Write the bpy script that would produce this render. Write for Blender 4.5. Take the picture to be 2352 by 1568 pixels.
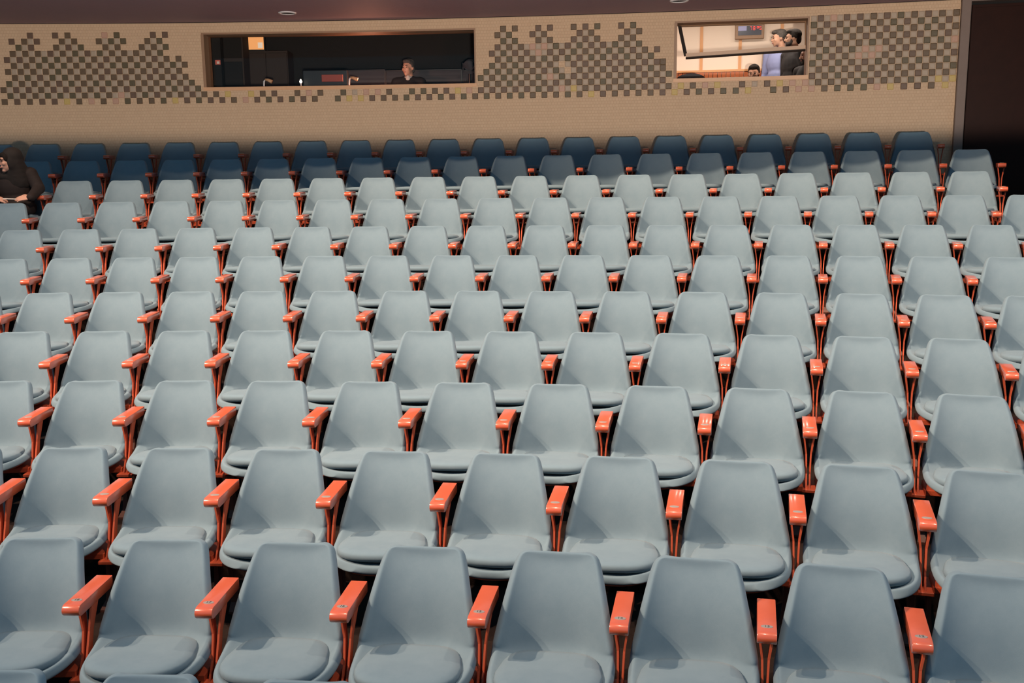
import bpy, bmesh, math, random
from mathutils import Vector, Matrix, Quaternion

for o in list(bpy.data.objects): bpy.data.objects.remove(o)
COL = bpy.context.scene.collection
SC = bpy.context.scene
random.seed(7)

# ------------------------------------------------------------------ camera
CAM_H = 2.326                                  # eye height above the floor of the second row of seats
F_PX, PITCH, ROLL = 2268.7, math.radians(9.970), math.radians(-0.674)
cam_d = bpy.data.cameras.new('camera'); cam = bpy.data.objects.new('camera', cam_d); COL.objects.link(cam)
cam_d.sensor_width = 36.0; cam_d.lens = F_PX / 2352 * 36.0; cam_d.clip_end = 200
cam.matrix_world = (Matrix.Translation((0, 0, CAM_H)) @ Matrix.Rotation(math.pi/2 - PITCH, 4, 'X') @ Matrix.Rotation(ROLL, 4, 'Z'))
SC.camera = cam

# ------------------------------------------------------------------ world, lamps, exposure
SC.view_settings.view_transform = 'Standard'; SC.view_settings.look = 'None'
SC.view_settings.gamma = 1.0; SC.view_settings.use_curve_mapping = False
SC.view_settings.exposure = 0.0
world = bpy.data.worlds.new('hall_ambient'); SC.world = world; world.use_nodes = True
world.node_tree.nodes['Background'].inputs[0].default_value = (0.32, 0.70, 1.0, 1)
world.node_tree.nodes['Background'].inputs[1].default_value = 0.46

def spot(name, loc, target, watts, col, size_deg, blend, radius):
    d = bpy.data.lights.new(name, 'SPOT'); d.energy = watts; d.color = col
    d.spot_size = math.radians(size_deg); d.spot_blend = blend; d.shadow_soft_size = radius
    o = bpy.data.objects.new(name, d); COL.objects.link(o); o.location = loc
    o.rotation_euler = (Vector(target) - Vector(loc)).to_track_quat('-Z', 'Y').to_euler()
    return o
# stage profile lamps hung in the high hall in front of the low rear ceiling
LAMP = (1.0, 0.70, 0.50)
spot('stage_spot_side', (-12.0, 0.0, CAM_H+9.25), (1.6, 8.4, 1.4), 6500, LAMP, 48, 0.9, 0.10)
spot('stage_spot_house_left', (-12.0, 0.0, CAM_H+10.9), (1.6, 8.4, 1.4), 15800, LAMP, 48, 0.9, 0.14)
spot('stage_spot_house_right', (6.0, 0.0, CAM_H+10.5), (0.3, 8.8, 1.6), 4200, LAMP, 54, 0.9, 0.12)
spot('stage_spot_centre', (-0.5, 1.3, CAM_H+10.4), (0.3, 9.2, 1.6), 8600, LAMP, 62, 0.9, 0.12)
# added unseen spot: washes upper rear wall, door head and low ceiling
spot('added_wall_wash', (0.4, -2.0, 1.90), (0.4, -2.0, 9.0), 5300, (1.0, 0.84, 0.70), 174.9, 0.016, 0.12)

# ------------------------------------------------------------------ the arc geometry of the hall
CX, CY = -3.7153, -23.3657                     # centre of the seating arcs
ROW_R = [26.70, 27.526, 28.35, 29.232, 30.086, 31.043, 32.032, 32.95, 33.706, 34.463, 35.253, 36.113]
ROW_Z = [-1.715, -1.546, -1.379, -1.218, -1.055, -0.903, -0.72, -0.521, -0.287, -0.075, 0.151, 0.368]
ROW_A = [0.0917, 0.0608, 0.0513, 0.0219, 0.0121, 0.0036, -0.0218, -0.0299, -0.0435, -0.0317, -0.0373, -0.0591]
PITCHS = 0.56
SEAT_H, SEAT_YT = 0.78, 0.30
RW, WT = 36.5, 0.30                            # wall face radius and thickness
Z_CEIL = CAM_H + 1.872
def pol(a, R, z=0.0): return Vector((CX + R*math.sin(a), CY + R*math.cos(a), z))
def row_floor(k): return ROW_Z[k] + CAM_H - SEAT_H
CM = cam.matrix_world.to_3x3()
def ray(u, v): return CM @ Vector(((u-1176)/F_PX, -(v-784)/F_PX, -1.0))
def at_px(u, v, R):
    """the point of the cylinder of radius R (a wall, a room depth) seen at a photo pixel"""
    d = ray(u, v); A = d.x*d.x + d.y*d.y; B = -2*(d.x*CX + d.y*CY); C = CX*CX + CY*CY - R*R
    t = (-B + math.sqrt(B*B - 4*A*C)) / (2*A)
    p = d*t; return Vector((p.x, p.y, p.z + CAM_H))
def ang(p): return math.atan2(p.x-CX, p.y-CY)

# ------------------------------------------------------------------ materials
MATS = {}
def mat(name, col, rough=0.6, metal=0.0, spec=0.5, noise=None, bump=None, sheen=0.0, emis=None, coat=0.0):
    """noise = (scale, amount, col2); bump = (scale, strength)"""
    m = bpy.data.materials.new(name); m.use_nodes = True; nt = m.node_tree; b = nt.nodes['Principled BSDF']
    b.inputs['Base Color'].default_value = (*col, 1); b.inputs['Roughness'].default_value = rough
    b.inputs['Metallic'].default_value = metal; b.inputs['Specular IOR Level'].default_value = spec
    b.inputs['Sheen Weight'].default_value = sheen; b.inputs['Coat Weight'].default_value = coat
    b.inputs['Coat Roughness'].default_value = 0.12
    tc = nt.nodes.new('ShaderNodeTexCoord')
    if noise:
        n = nt.nodes.new('ShaderNodeTexNoise'); n.inputs['Scale'].default_value = noise[0]; n.inputs['Detail'].default_value = 8; n.inputs['Roughness'].default_value = 0.72
        nt.links.new(tc.outputs['Object'], n.inputs['Vector'])
        r = nt.nodes.new('ShaderNodeValToRGB'); r.color_ramp.elements[0].position = 0.5-noise[1]; r.color_ramp.elements[1].position = 0.5+noise[1]
        r.color_ramp.elements[0].color = (*col, 1); r.color_ramp.elements[1].color = (*noise[2], 1)
        nt.links.new(n.outputs['Fac'], r.inputs['Fac']); nt.links.new(r.outputs['Color'], b.inputs['Base Color'])
    if bump:
        n2 = nt.nodes.new('ShaderNodeTexNoise'); n2.inputs['Scale'].default_value = bump[0]; n2.inputs['Detail'].default_value = 3
        nt.links.new(tc.outputs['Object'], n2.inputs['Vector'])
        bp = nt.nodes.new('ShaderNodeBump'); bp.inputs['Strength'].default_value = bump[1]; bp.inputs['Distance'].default_value = 0.01
        nt.links.new(n2.outputs['Fac'], bp.inputs['Height']); nt.links.new(bp.outputs['Normal'], b.inputs['Normal'])
    if emis:
        b.inputs['Emission Color'].default_value = (*emis[0], 1); b.inputs['Emission Strength'].default_value = emis[1]
    MATS[name] = m; return m
mat('fabric', (0.119, 0.188, 0.236), 0.95, spec=0.15, noise=(7, 0.34, (0.162, 0.234, 0.280)), bump=(700, 0.12), sheen=0.12)
mat('wood_red', (0.47, 0.082, 0.034), 0.30, spec=0.5, noise=(14, 0.35, (0.54, 0.105, 0.045)), coat=0.8)
mat('panel_wood', (0.40, 0.066, 0.027), 0.55, spec=0.25, noise=(14, 0.35, (0.46, 0.085, 0.036)))
mat('ply_edge', (0.42, 0.10, 0.05), 0.40, noise=(20, 0.3, (0.5, 0.14, 0.07)))
mat('leg_wood', (0.10, 0.035, 0.022), 0.5)
mat('plate_metal', (0.36, 0.33, 0.31), 0.45, metal=0.3, noise=(120, 0.3, (0.30, 0.27, 0.25)))
mat('plate_ink', (0.05, 0.04, 0.04), 0.6)
mat('carpet', (0.012, 0.008, 0.007), 0.95, spec=0.1, noise=(60, 0.3, (0.02, 0.013, 0.011)), bump=(300, 0.4))
mat('tile_dark', (0.092, 0.056, 0.027), 0.55, noise=(11, 0.35, (0.12, 0.076, 0.040)), bump=(50, 0.3))
mat('tile_umber', (0.102, 0.057, 0.033), 0.55, noise=(11, 0.35, (0.125, 0.074, 0.046)), bump=(50, 0.3))
mat('tile_olive', (0.076, 0.057, 0.024), 0.55, noise=(11, 0.35, (0.10, 0.076, 0.038)), bump=(50, 0.3))
mat('tile_light', (0.385, 0.295, 0.215), 0.55, noise=(9, 0.35, (0.345, 0.27, 0.20)), bump=(50, 0.3))
mat('tile_pink', (0.46, 0.27, 0.20), 0.55, noise=(9, 0.35, (0.42, 0.25, 0.17)), bump=(50, 0.3))
mat('tile_yellow', (0.50, 0.36, 0.10), 0.55, noise=(9, 0.35, (0.45, 0.32, 0.12)), bump=(50, 0.3))
mat('ceiling_paint', (0.33, 0.205, 0.235), 0.7, noise=(1.3, 0.4, (0.27, 0.19, 0.235)), bump=(18, 0.35))
mat('gap_black', (0.006, 0.005, 0.005), 0.9)
mat('white_metal', (0.75, 0.73, 0.74), 0.35)
mat('frame_wood', (0.24, 0.135, 0.075), 0.5, noise=(12, 0.3, (0.29, 0.165, 0.09)))
mat('sill_wood', (0.55, 0.30, 0.15), 0.45, noise=(12, 0.3, (0.62, 0.35, 0.19)))
mat('sash_wood', (0.66, 0.47, 0.34), 0.3, noise=(12, 0.3, (0.72, 0.52, 0.38)), coat=0.5)
mat('door_wood', (0.015, 0.0035, 0.002), 0.45, spec=0.08, noise=(7, 0.35, (0.024, 0.006, 0.003)))
mat('door_frame', (0.16, 0.115, 0.095), 0.5, spec=0.2, noise=(7, 0.3, (0.19, 0.14, 0.12)))
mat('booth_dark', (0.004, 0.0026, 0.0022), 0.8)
mat('booth_brown', (0.028, 0.015, 0.010), 0.7)
mat('booth_grey', (0.050, 0.047, 0.055), 0.8, noise=(4, 0.3, (0.04, 0.039, 0.048)))
mat('booth_cream', (0.80, 0.66, 0.55), 0.8)
mat('batten_orange', (0.62, 0.30, 0.12), 0.5)
mat('wainscot_red', (0.55, 0.15, 0.045), 0.45, noise=(16, 0.3, (0.42, 0.10, 0.03)))
mat('black_plastic', (0.012, 0.012, 0.013), 0.35)
mat('unlit_frame', (0.02, 0.015, 0.013), 0.5)  # unlit parts of the sash, their shade put into the colour
mat('screen_orange', (0.4, 0.2, 0.08), 0.5, emis=((1.0, 0.40, 0.13), 0.80))
mat('paper_white', (0.85, 0.78, 0.70), 0.7)
mat('paper_lit', (0.85, 0.78, 0.70), 0.7, emis=((1.0, 0.75, 0.55), 0.45))  # same paper with the light on it put in as emission
mat('lamp_glow', (0.9, 0.85, 0.8), 0.5, emis=((1.0, 0.90, 0.75), 3.0))
mat('led_red', (0.4, 0.02, 0.01), 0.5, emis=((1.0, 0.06, 0.03), 2.0))
mat('led_panel', (0.03, 0.035, 0.06), 0.3)
mat('led_label', (0.35, 0.36, 0.62), 0.5)
mat('sticker_red', (0.75, 0.16, 0.11), 0.6)
mat('painted_red_light', (0.30, 0.05, 0.03), 0.4)  # red light on the monitor edge, put into the colour
mat('skin', (0.62, 0.34, 0.24), 0.55)
mat('skin_tan', (0.55, 0.30, 0.20), 0.55)
mat('hair_black', (0.018, 0.014, 0.012), 0.9, spec=0.15, bump=(90, 0.6))
mat('hair_grey', (0.045, 0.038, 0.034), 0.9, spec=0.15, noise=(40, 0.3, (0.12, 0.105, 0.095)), bump=(90, 0.6))
mat('beard_dark', (0.045, 0.033, 0.028), 0.7, bump=(120, 0.6))
mat('eye_dark', (0.02, 0.015, 0.012), 0.3)
mat('lip', (0.45, 0.17, 0.14), 0.5)
mat('coat_black', (0.010, 0.0052, 0.0045), 0.85, noise=(20, 0.3, (0.014, 0.0075, 0.006)))
mat('scarf_black', (0.009, 0.006, 0.0048), 0.85, noise=(25, 0.3, (0.014, 0.0095, 0.0072)))
mat('shirt_black', (0.014, 0.012, 0.013), 0.85)
mat('shirt_blue', (0.20, 0.23, 0.42), 0.8, noise=(10, 0.3, (0.25, 0.28, 0.47)))
mat('shirt_white', (0.6, 0.57, 0.55), 0.8)
mat('trousers', (0.03, 0.03, 0.04), 0.9)
mat('watch', (0.7, 0.7, 0.75), 0.25, metal=0.8)
mat('chair_grey', (0.05, 0.05, 0.06), 0.7)
def glass_mat():
    m = bpy.data.materials.new('glass_pane'); m.use_nodes = True; nt = m.node_tree; nt.nodes.clear()
    out = nt.nodes.new('ShaderNodeOutputMaterial'); mix = nt.nodes.new('ShaderNodeMixShader')
    tr = nt.nodes.new('ShaderNodeBsdfTransparent'); gl = nt.nodes.new('ShaderNodeBsdfGlossy'); fr = nt.nodes.new('ShaderNodeFresnel')
    tr.inputs[0].default_value = (0.94, 0.95, 0.95, 1); gl.inputs['Roughness'].default_value = 0.02; fr.inputs['IOR'].default_value = 1.18
    nt.links.new(fr.outputs[0], mix.inputs[0]); nt.links.new(tr.outputs[0], mix.inputs[1]); nt.links.new(gl.outputs[0], mix.inputs[2])
    nt.links.new(mix.outputs[0], out.inputs[0]); MATS['glass'] = m
glass_mat()
def wall_mat():
    m = mat('wall_relief', (0.55, 0.385, 0.25), 0.7); nt = m.node_tree; b = nt.nodes['Principled BSDF']
    uv = nt.nodes.new('ShaderNodeUVMap'); uv.uv_map = 'arc'
    br = nt.nodes.new('ShaderNodeTexBrick'); br.offset = 0.5; br.inputs['Scale'].default_value = 1.0
    br.inputs['Brick Width'].default_value = 0.0374; br.inputs['Row Height'].default_value = 0.0374
    br.inputs['Mortar Size'].default_value = 0.0035; br.inputs['Mortar Smooth'].default_value = 0.8
    br.inputs['Color1'].default_value = (0.55, 0.385, 0.25, 1); br.inputs['Color2'].default_value = (0.52, 0.36, 0.232, 1)
    br.inputs['Mortar'].default_value = (0.50, 0.345, 0.22, 1)
    nt.links.new(uv.outputs[0], br.inputs['Vector'])
    n = nt.nodes.new('ShaderNodeTexNoise'); n.inputs['Scale'].default_value = 2.2; n.inputs['Detail'].default_value = 5
    nt.links.new(uv.outputs[0], n.inputs['Vector'])
    mx = nt.nodes.new('ShaderNodeMix'); mx.data_type = 'RGBA'; mx.blend_type = 'MULTIPLY'; mx.inputs[0].default_value = 0.25
    nt.links.new(br.outputs['Color'], mx.inputs[6]); nt.links.new(n.outputs['Color'], mx.inputs[7])
    nt.links.new(br.outputs['Color'], b.inputs['Base Color'])
    bp = nt.nodes.new('ShaderNodeBump'); bp.inputs['Strength'].default_value = 0.40; bp.inputs['Distance'].default_value = 0.008; bp.invert = True
    nt.links.new(br.outputs['Fac'], bp.inputs['Height']); nt.links.new(bp.outputs['Normal'], b.inputs['Normal'])
wall_mat()

# ------------------------------------------------------------------ mesh helpers
def new_obj(name, me, parent=None, m=None, smooth=False):
    o = bpy.data.objects.new(name, me); COL.objects.link(o)
    if parent is not None: o.parent = parent
    if m is not None:
        me.materials.clear(); me.materials.append(MATS[m])
    if smooth:
        for p in me.polygons: p.use_smooth = True
    return o
def tag(o, label=None, cat=None, group=None, kind=None):
    if label: o['label'] = label
    if cat: o['category'] = cat
    if group: o['group'] = group
    if kind: o['kind'] = kind
    return o
def empty(name, loc, rz=0.0):
    o = bpy.data.objects.new(name, None); COL.objects.link(o); o.location = loc; o.rotation_euler = (0, 0, rz)
    o.empty_display_size = 0.1; return o
def mesh_of(bm, name):
    bmesh.ops.recalc_face_normals(bm, faces=bm.faces[:])
    me = bpy.data.meshes.new(name); bm.to_mesh(me); bm.free(); return me
def box(bm, x0, x1, y0, y1, z0, z1, M=None):
    vs = [bm.verts.new((x, y, z)) for z in (z0, z1) for y in (y0, y1) for x in (x0, x1)]
    for f in ((0,2,3,1), (4,5,7,6), (0,1,5,4), (2,6,7,3), (0,4,6,2), (1,3,7,5)): bm.faces.new([vs[i] for i in f])
    if M is not None:
        for v in vs: v.co = M @ v.co
    return vs
def bevel_all(bm, w, seg=2):
    bmesh.ops.bevel(bm, geom=bm.edges[:], offset=w, segments=seg, profile=0.5, affect='EDGES')
def arc_box(bm, a0, a1, R0, R1, z0, z1, n=1, uvl=None):
    rings = []
    for i in range(n+1):
        a = a0 + (a1-a0)*i/n
        rings.append([bm.verts.new(pol(a, R0, z0)), bm.verts.new(pol(a, R1, z0)), bm.verts.new(pol(a, R1, z1)), bm.verts.new(pol(a, R0, z1))])
    fs = []
    for i in range(n):
        A, B = rings[i], rings[i+1]
        for j in range(4): fs.append(bm.faces.new((A[j], B[j], B[(j+1) % 4], A[(j+1) % 4])))
    fs.append(bm.faces.new(rings[0][::-1])); fs.append(bm.faces.new(rings[-1]))
    if uvl is not None:
        for f in fs:
            for l in f.loops: l[uvl].uv = (ang(l.vert.co)*RW, l.vert.co.z)
    return rings
def prism(bm, pts, x0, x1):
    """polygon in (y, z) extruded along x"""
    A = [bm.verts.new((x0, p[0], p[1])) for p in pts]; B = [bm.verts.new((x1, p[0], p[1])) for p in pts]
    n = len(pts); bm.faces.new(A); bm.faces.new(B[::-1])
    for i in range(n): bm.faces.new((A[i], B[i], B[(i+1) % n], A[(i+1) % n]))
def tube(bm, pts, r, n=8):
    rings = []
    for i, p in enumerate(pts):
        p = Vector(p); d = (Vector(pts[min(i+1, len(pts)-1)]) - Vector(pts[max(i-1, 0)])).normalized()
        q = d.to_track_quat('Z', 'Y'); rr = r[i] if isinstance(r, (list, tuple)) else r
        rings.append([bm.verts.new(p + q @ Vector((rr*math.cos(t*2*math.pi/n), rr*math.sin(t*2*math.pi/n), 0))) for t in range(n)])
    for A, B in zip(rings, rings[1:]):
        for j in range(n): bm.faces.new((A[j], A[(j+1) % n], B[(j+1) % n], B[j]))
    bm.faces.new(rings[0][::-1]); bm.faces.new(rings[-1])
SCRATCH = bpy.data.scenes.new('scratch')
def baked(o_tmp):
    COL.objects.unlink(o_tmp); SCRATCH.collection.objects.link(o_tmp)
    with bpy.context.temp_override(scene=SCRATCH, view_layer=SCRATCH.view_layers[0]): dg = bpy.context.evaluated_depsgraph_get(); dg.update()
    me = bpy.data.meshes.new_from_object(o_tmp.evaluated_get(dg)); old = o_tmp.data
    bpy.data.objects.remove(o_tmp); bpy.data.meshes.remove(old); return me

# ------------------------------------------------------------------ floor, ceiling, wall, windows, door
bm = bmesh.new()
for k in range(12):
    r0 = ROW_R[k]-0.30-0.46 if k else 23.0
    r1 = ROW_R[k+1]-0.30-0.46 if k < 11 else RW+0.05
    arc_box(bm, -0.42, 0.42, r0, r1, row_floor(k)-0.6, row_floor(k), 48)
tag(new_obj('floor', mesh_of(bm, 'floor'), None, 'carpet'), 'black carpeted floor rising in curved steps under the seat rows', kind='structure')

R_LIP = 32.8
bm = bmesh.new(); arc_box(bm, -0.42, 0.42, R_LIP, RW-0.012, Z_CEIL, Z_CEIL+0.25, 48)
ceil = tag(new_obj('ceiling', mesh_of(bm, 'ceiling'), None, 'ceiling_paint'), 'mauve brown painted low ceiling over the rear rows', kind='structure')
bm = bmesh.new(); arc_box(bm, -0.42, 0.42, RW-0.014, RW+0.02, Z_CEIL-0.005, Z_CEIL+0.25, 48)
tag(new_obj('trim_1', mesh_of(bm, 'trim'), None, 'gap_black'), 'dark shadow gap between ceiling and tiled wall', kind='structure')

A_END = 0.2490
W1 = (-0.0060, 0.0905, CAM_H+1.030, CAM_H+1.745)
W2 = (0.1587, 0.2027, CAM_H+1.030, CAM_H+1.755)
Z0 = 0.9
bm = bmesh.new(); uvl = bm.loops.layers.uv.new('arc')
arc_box(bm, -0.42, A_END, RW, RW+WT, Z0, W1[2], 60, uvl)
arc_box(bm, -0.42, A_END, RW, RW+WT, W2[3], Z_CEIL+0.4, 60, uvl)
arc_box(bm, -0.42, W1[0], RW, RW+WT, W1[2], W2[3], 30, uvl)
arc_box(bm, W1[1], W2[0], RW, RW+WT, W1[2], W2[3], 8, uvl)
arc_box(bm, W2[1], A_END, RW, RW+WT, W1[2], W2[3], 6, uvl)
arc_box(bm, W1[0], W1[1], RW, RW+WT, W1[3], W2[3], 10, uvl)
wall_back = tag(new_obj('wall_back', mesh_of(bm, 'wall_back'), None, 'wall_relief'), 'curved beige relief wall with a brown checkered tile mosaic and two booth windows', kind='structure')

# --- mosaic tiles
COL_X = {0:8.9, 3:97.7, 6:183.7, 9:267, 12:349.5, 15:431, 18:511.5, 21:590, 25:697, 28:776, 32:880.5, 35:959, 38:1038, 40:1091, 43:1171, 46:1251, 49:1332, 52:1414, 54:1467, 56:1522, 58:1577, 60:1634, 62:1690, 65:1775, 67:1834, 70:1923, 72:1983, 74:2045, 76:2107, 78:2171.6}
def y_row0(x):
    X = [0, 530, 1090, 1530, 1860, 2170]; Y = [231.5, 231.5, 220.5, 211.5, 203, 191]
    for i in range(5):
        if x <= X[i+1]: return Y[i] + (Y[i+1]-Y[i])*(x-X[i])/(X[i+1]-X[i])
    return Y[-1]
import numpy as np
_n = np.array(sorted(COL_X), float); _a = np.array([ang(at_px(COL_X[int(n)], y_row0(COL_X[int(n)]), RW)) for n in _n])
_c = np.polyfit(_n, _a, 3)
def col_angle(c): return float(np.polyval(_c, c/2.0))
TP = 0.0745; Z_ROW0 = CAM_H + 0.868 + TP/2
rows_def = {}
def rng(*segs):
    s = set()
    for a, b in segs: s |= set(range(a, b+1))
    return s
L = {0: rng((0, 33)), 1: rng((1, 33)), 2: rng((0, 32)), 3: rng((1, 31)), 4: rng((2, 30)), 5: rng((1, 29)), 6: rng((2, 30)), 7: rng((1, 27), (29, 29)),
     8: rng((2, 26)), 9: rng((3, 5), (9, 13), (17, 19), (23, 27)), 10: rng((2, 2), (4, 6), (10, 12), (16, 20), (24, 26)), 11: rng((5, 5), (9, 9), (11, 11), (17, 17), (19, 19), (25, 25), (27, 27))}
Mi = {0: rng((80, 114)), 1: rng((81, 113)), 2: rng((82, 112)), 3: rng((81, 113)), 4: rng((82, 112)), 5: rng((83, 112)), 6: rng((84, 110)), 7: rng((83, 109), (111, 111)),
      8: rng((84, 108)), 9: rng((85, 87), (91, 93), (97, 101), (105, 107)), 10: rng((84, 86), (90, 92), (98, 100), (106, 108)), 11: rng((85, 85), (87, 87), (91, 91), (93, 93), (97, 97), (99, 99), (101, 101), (105, 105), (107, 107))}
Ri = {r: rng((136, 157)) for r in range(0, 12)}; Ri[0] = rng((136, 156))
strip0 = rng((34, 79)) | rng((115, 135)); strip1 = {35, 37, 41, 43, 45, 49, 51, 53, 57, 59, 61, 63, 65, 69, 71, 73, 75, 77, 79} | {115, 117, 119, 121, 125, 127, 129, 131, 133, 135}
missing = {(0, 54), (0, 128), (4, 96), (5, 95)}
special = {}
for c in (37, 41, 77, 115, 121, 131, 155, 157): special[(1, c)] = 'tile_yellow'
for c in (10, 58, 60, 28, 114, 126, 148, 156, 100): special[(0, c)] = 'tile_yellow'
for c in (40, 14, 18, 134, 136, 146): special[(0, c)] = 'tile_pink'
for c in (51, 61, 63, 79, 119, 133, 135, 19): special[(1, c)] = 'tile_pink'
special.update({(11, 17): 'tile_pink', (11, 139): 'tile_pink', (8, 92): 'tile_pink', (8, 90): 'tile_pink', (7, 91): 'tile_pink', (3, 93): 'tile_pink', (1, 95): 'tile_pink', (1, 97): 'tile_yellow',
                (5, 145): 'tile_pink', (6, 144): 'tile_pink', (6, 146): 'tile_pink', (5, 143): 'tile_pink', (6, 158): 'tile_pink', (1, 127): 'tile_light', (1, 59): 'tile_light', (7, 157): 'tile_pink'})
tiles = []
rt = random.Random(3)
for r in range(12):
    dark = set()
    for D in (L, Mi, Ri):
        dark |= {c for c in D[r] if (c+r) % 2 == 0}
    if r == 0: dark |= {c for c in strip0 if c % 2 == 0}
    if r == 1: dark |= strip1
    if r == 5: dark.add(112)
    for c in dark:
        if (r, c) in missing: continue
        m = special.get((r, c)) or rt.choices(['tile_dark', 'tile_umber', 'tile_olive'], (5, 3, 3))[0]
        tiles.append((r, c, m))
    if r >= 1:
        for D in (L, Mi, Ri):
            for c in D[r]:
                if (c+r) % 2 == 1 and c-1 in dark and c+1 in dark: tiles.append((r, c, 'tile_light'))
                elif D is Ri and c in (136, 157) and (c+r) % 2 == 1: tiles.append((r, c, 'tile_light'))
def tile_mesh(m):
    bm = bmesh.new(); h = 0.0365 if m != 'tile_light' else 0.0345; d = 0.012; c = 0.006 if m != 'tile_light' else 0.010
    lo = [bm.verts.new((sx*h, 0.006, sz*h)) for sx, sz in ((-1, -1), (1, -1), (1, 1), (-1, 1))]
    md = [bm.verts.new((sx*h, -d+0.004, sz*h)) for sx, sz in ((-1, -1), (1, -1), (1, 1), (-1, 1))]
    hi = [bm.verts.new((sx*(h-c), -d, sz*(h-c))) for sx, sz in ((-1, -1), (1, -1), (1, 1), (-1, 1))]
    for A, B in ((lo, md), (md, hi)):
        for i in range(4): bm.faces.new((A[i], A[(i+1) % 4], B[(i+1) % 4], B[i]))
    bm.faces.new(hi); me = mesh_of(bm, 'tile'); me.materials.append(MATS[m]); return me
TM = {}
tiles.sort(key=lambda t: -abs(col_angle(t[1]) - 0.045) + (0.0 if t[2] != 'tile_light' else 0.02))
rest = []
for i, (r, c, m) in enumerate(tiles):
    if m not in TM: TM[m] = tile_mesh(m)
    a = col_angle(c); M = Matrix.Translation(pol(a, RW, Z_ROW0 + r*TP)) @ Matrix.Rotation(-a, 4, 'Z')
    if i < 300:
        o = bpy.data.objects.new('tile', TM[m]); COL.objects.link(o); o.parent = wall_back; o.matrix_local = M
    else: rest.append((M, m))
if rest:
    order = sorted({m for _, m in rest}); bm = bmesh.new()
    for M, m in rest:
        n0 = len(bm.verts); f0 = len(bm.faces); bm.from_mesh(TM[m]); bm.verts.ensure_lookup_table(); bm.faces.ensure_lookup_table()
        for v in bm.verts[n0:]: v.co = M @ v.co
        for f in bm.faces[f0:]: f.material_index = order.index(m)
    me = bpy.data.meshes.new('mosaic'); bm.to_mesh(me); bm.free()
    for m in order: me.materials.append(MATS[m])
    o = bpy.data.objects.new('mosaic_tiles', me); COL.objects.link(o); o.parent = wall_back; o['kind'] = 'stuff'

# --- window frames
def window(name, W, label, wood):
    a0, a1, z0, z1 = W; e = 0.0009
    root = empty(name, pol((a0+a1)/2, RW+WT/2, z0)); tag(root, label, kind='structure'); inv = root.matrix_world.inverted() if False else Matrix.Translation(-root.location)
    def part(nm, m, *bx):
        bm = bmesh.new()
        for b in bx: arc_box(bm, *b)
        for v in bm.verts: v.co = inv @ v.co
        return new_obj(nm, mesh_of(bm, nm), root, m)
    n = 10
    part('window_sill', wood, (a0-0.0002, a1+0.0002, RW-0.012, RW+WT+0.02, z0-0.006, z0+0.038, n))
    part('window_head', 'frame_wood', (a0, a1, RW+0.002, RW+WT+0.01, z1-0.022, z1+0.004, n))
    part('window_jamb', 'frame_wood', (a0-0.0001, a0+e, RW-0.004, RW+WT+0.01, z0+0.03, z1-0.02, 1))
    part('window_jamb', 'frame_wood', (a1-e*0.6, a1+0.0001, RW+0.002, RW+WT+0.01, z0+0.03, z1-0.02, 1))
    return root, part
w1, part1 = window('window_1', W1, 'wide timber framed booth window in front of the dark control room', 'sill_wood')
part1('window_pane', 'glass', (W1[0]+0.0009, W1[1]-0.0006, RW+0.20, RW+0.206, W1[2]+0.036, W1[3]-0.02, 10))
w2, part2 = window('window_2', W2, 'timber framed booth window with tilted sash in front of the lit room', 'sill_wood')
# tilted awning sash of window_2 (hinged at its head, foot swung into the reveal)
def sash():
    tl, bl = at_px(1561, 60, RW+0.24), at_px(1575, 128, RW+0.10); z1 = W2[3]-0.029; aj = W2[1]-0.00082
    tl.z = min(tl.z, z1); tr = pol(aj, RW+0.24, tl.z); br_ = pol(aj, RW+0.10, at_px(1853, 109, RW+0.10).z)
    root = empty('awning_sash', (tl+tr)/2)
    tag(root, 'tilted glazed sash with pale bottom rail hanging in the lit booth window', 'window sash')
    off = -root.location
    nrm = (tr-tl).cross(bl-tl).normalized()
    if nrm.y > 0: nrm = -nrm
    def bar(nm, p, q, w, m, th=0.03, into=None):
        d = (q-p).normalized(); s = nrm.cross(d).normalized(); bm = bmesh.new()
        vs = [bm.verts.new(off + e + s*x*w/2 + nrm*y*th/2) for e in (p, q) for y in (-1, 1) for x in (-1, 1)]
        for f in ((0,1,3,2), (4,6,7,5), (0,4,5,1), (2,3,7,6), (0,2,6,4), (1,5,7,3)): bm.faces.new([vs[i] for i in f])
        return new_obj(nm, mesh_of(bm, nm), root, m)
    bar('bottom_rail', bl, br_, 0.045, 'sash_wood', 0.035)
    bar('shaded_underside', bl + Vector((0, 0, -0.030)), br_ + Vector((0, 0, -0.030)), 0.016, 'unlit_frame', 0.036)  # underside of the rail, its shade drawn as a dark bar
    bar('stile', tl, bl, 0.040, 'unlit_frame'); bar('stile', tr, br_, 0.014, 'frame_wood'); bar('top_rail', tl, tr, 0.016, 'frame_wood')
    bm = bmesh.new(); vs = [bm.verts.new(off + p + nrm*y) for y in (-0.003, 0.003) for p in (tl, tr, br_, bl)]
    for f in ((0,1,2,3), (7,6,5,4), (0,4,5,1), (1,5,6,2), (2,6,7,3), (3,7,4,0)): bm.faces.new([vs[i] for i in f])
    new_obj('sash_pane', mesh_of(bm, 'sash_pane'), root, 'glass')
sash()

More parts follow.
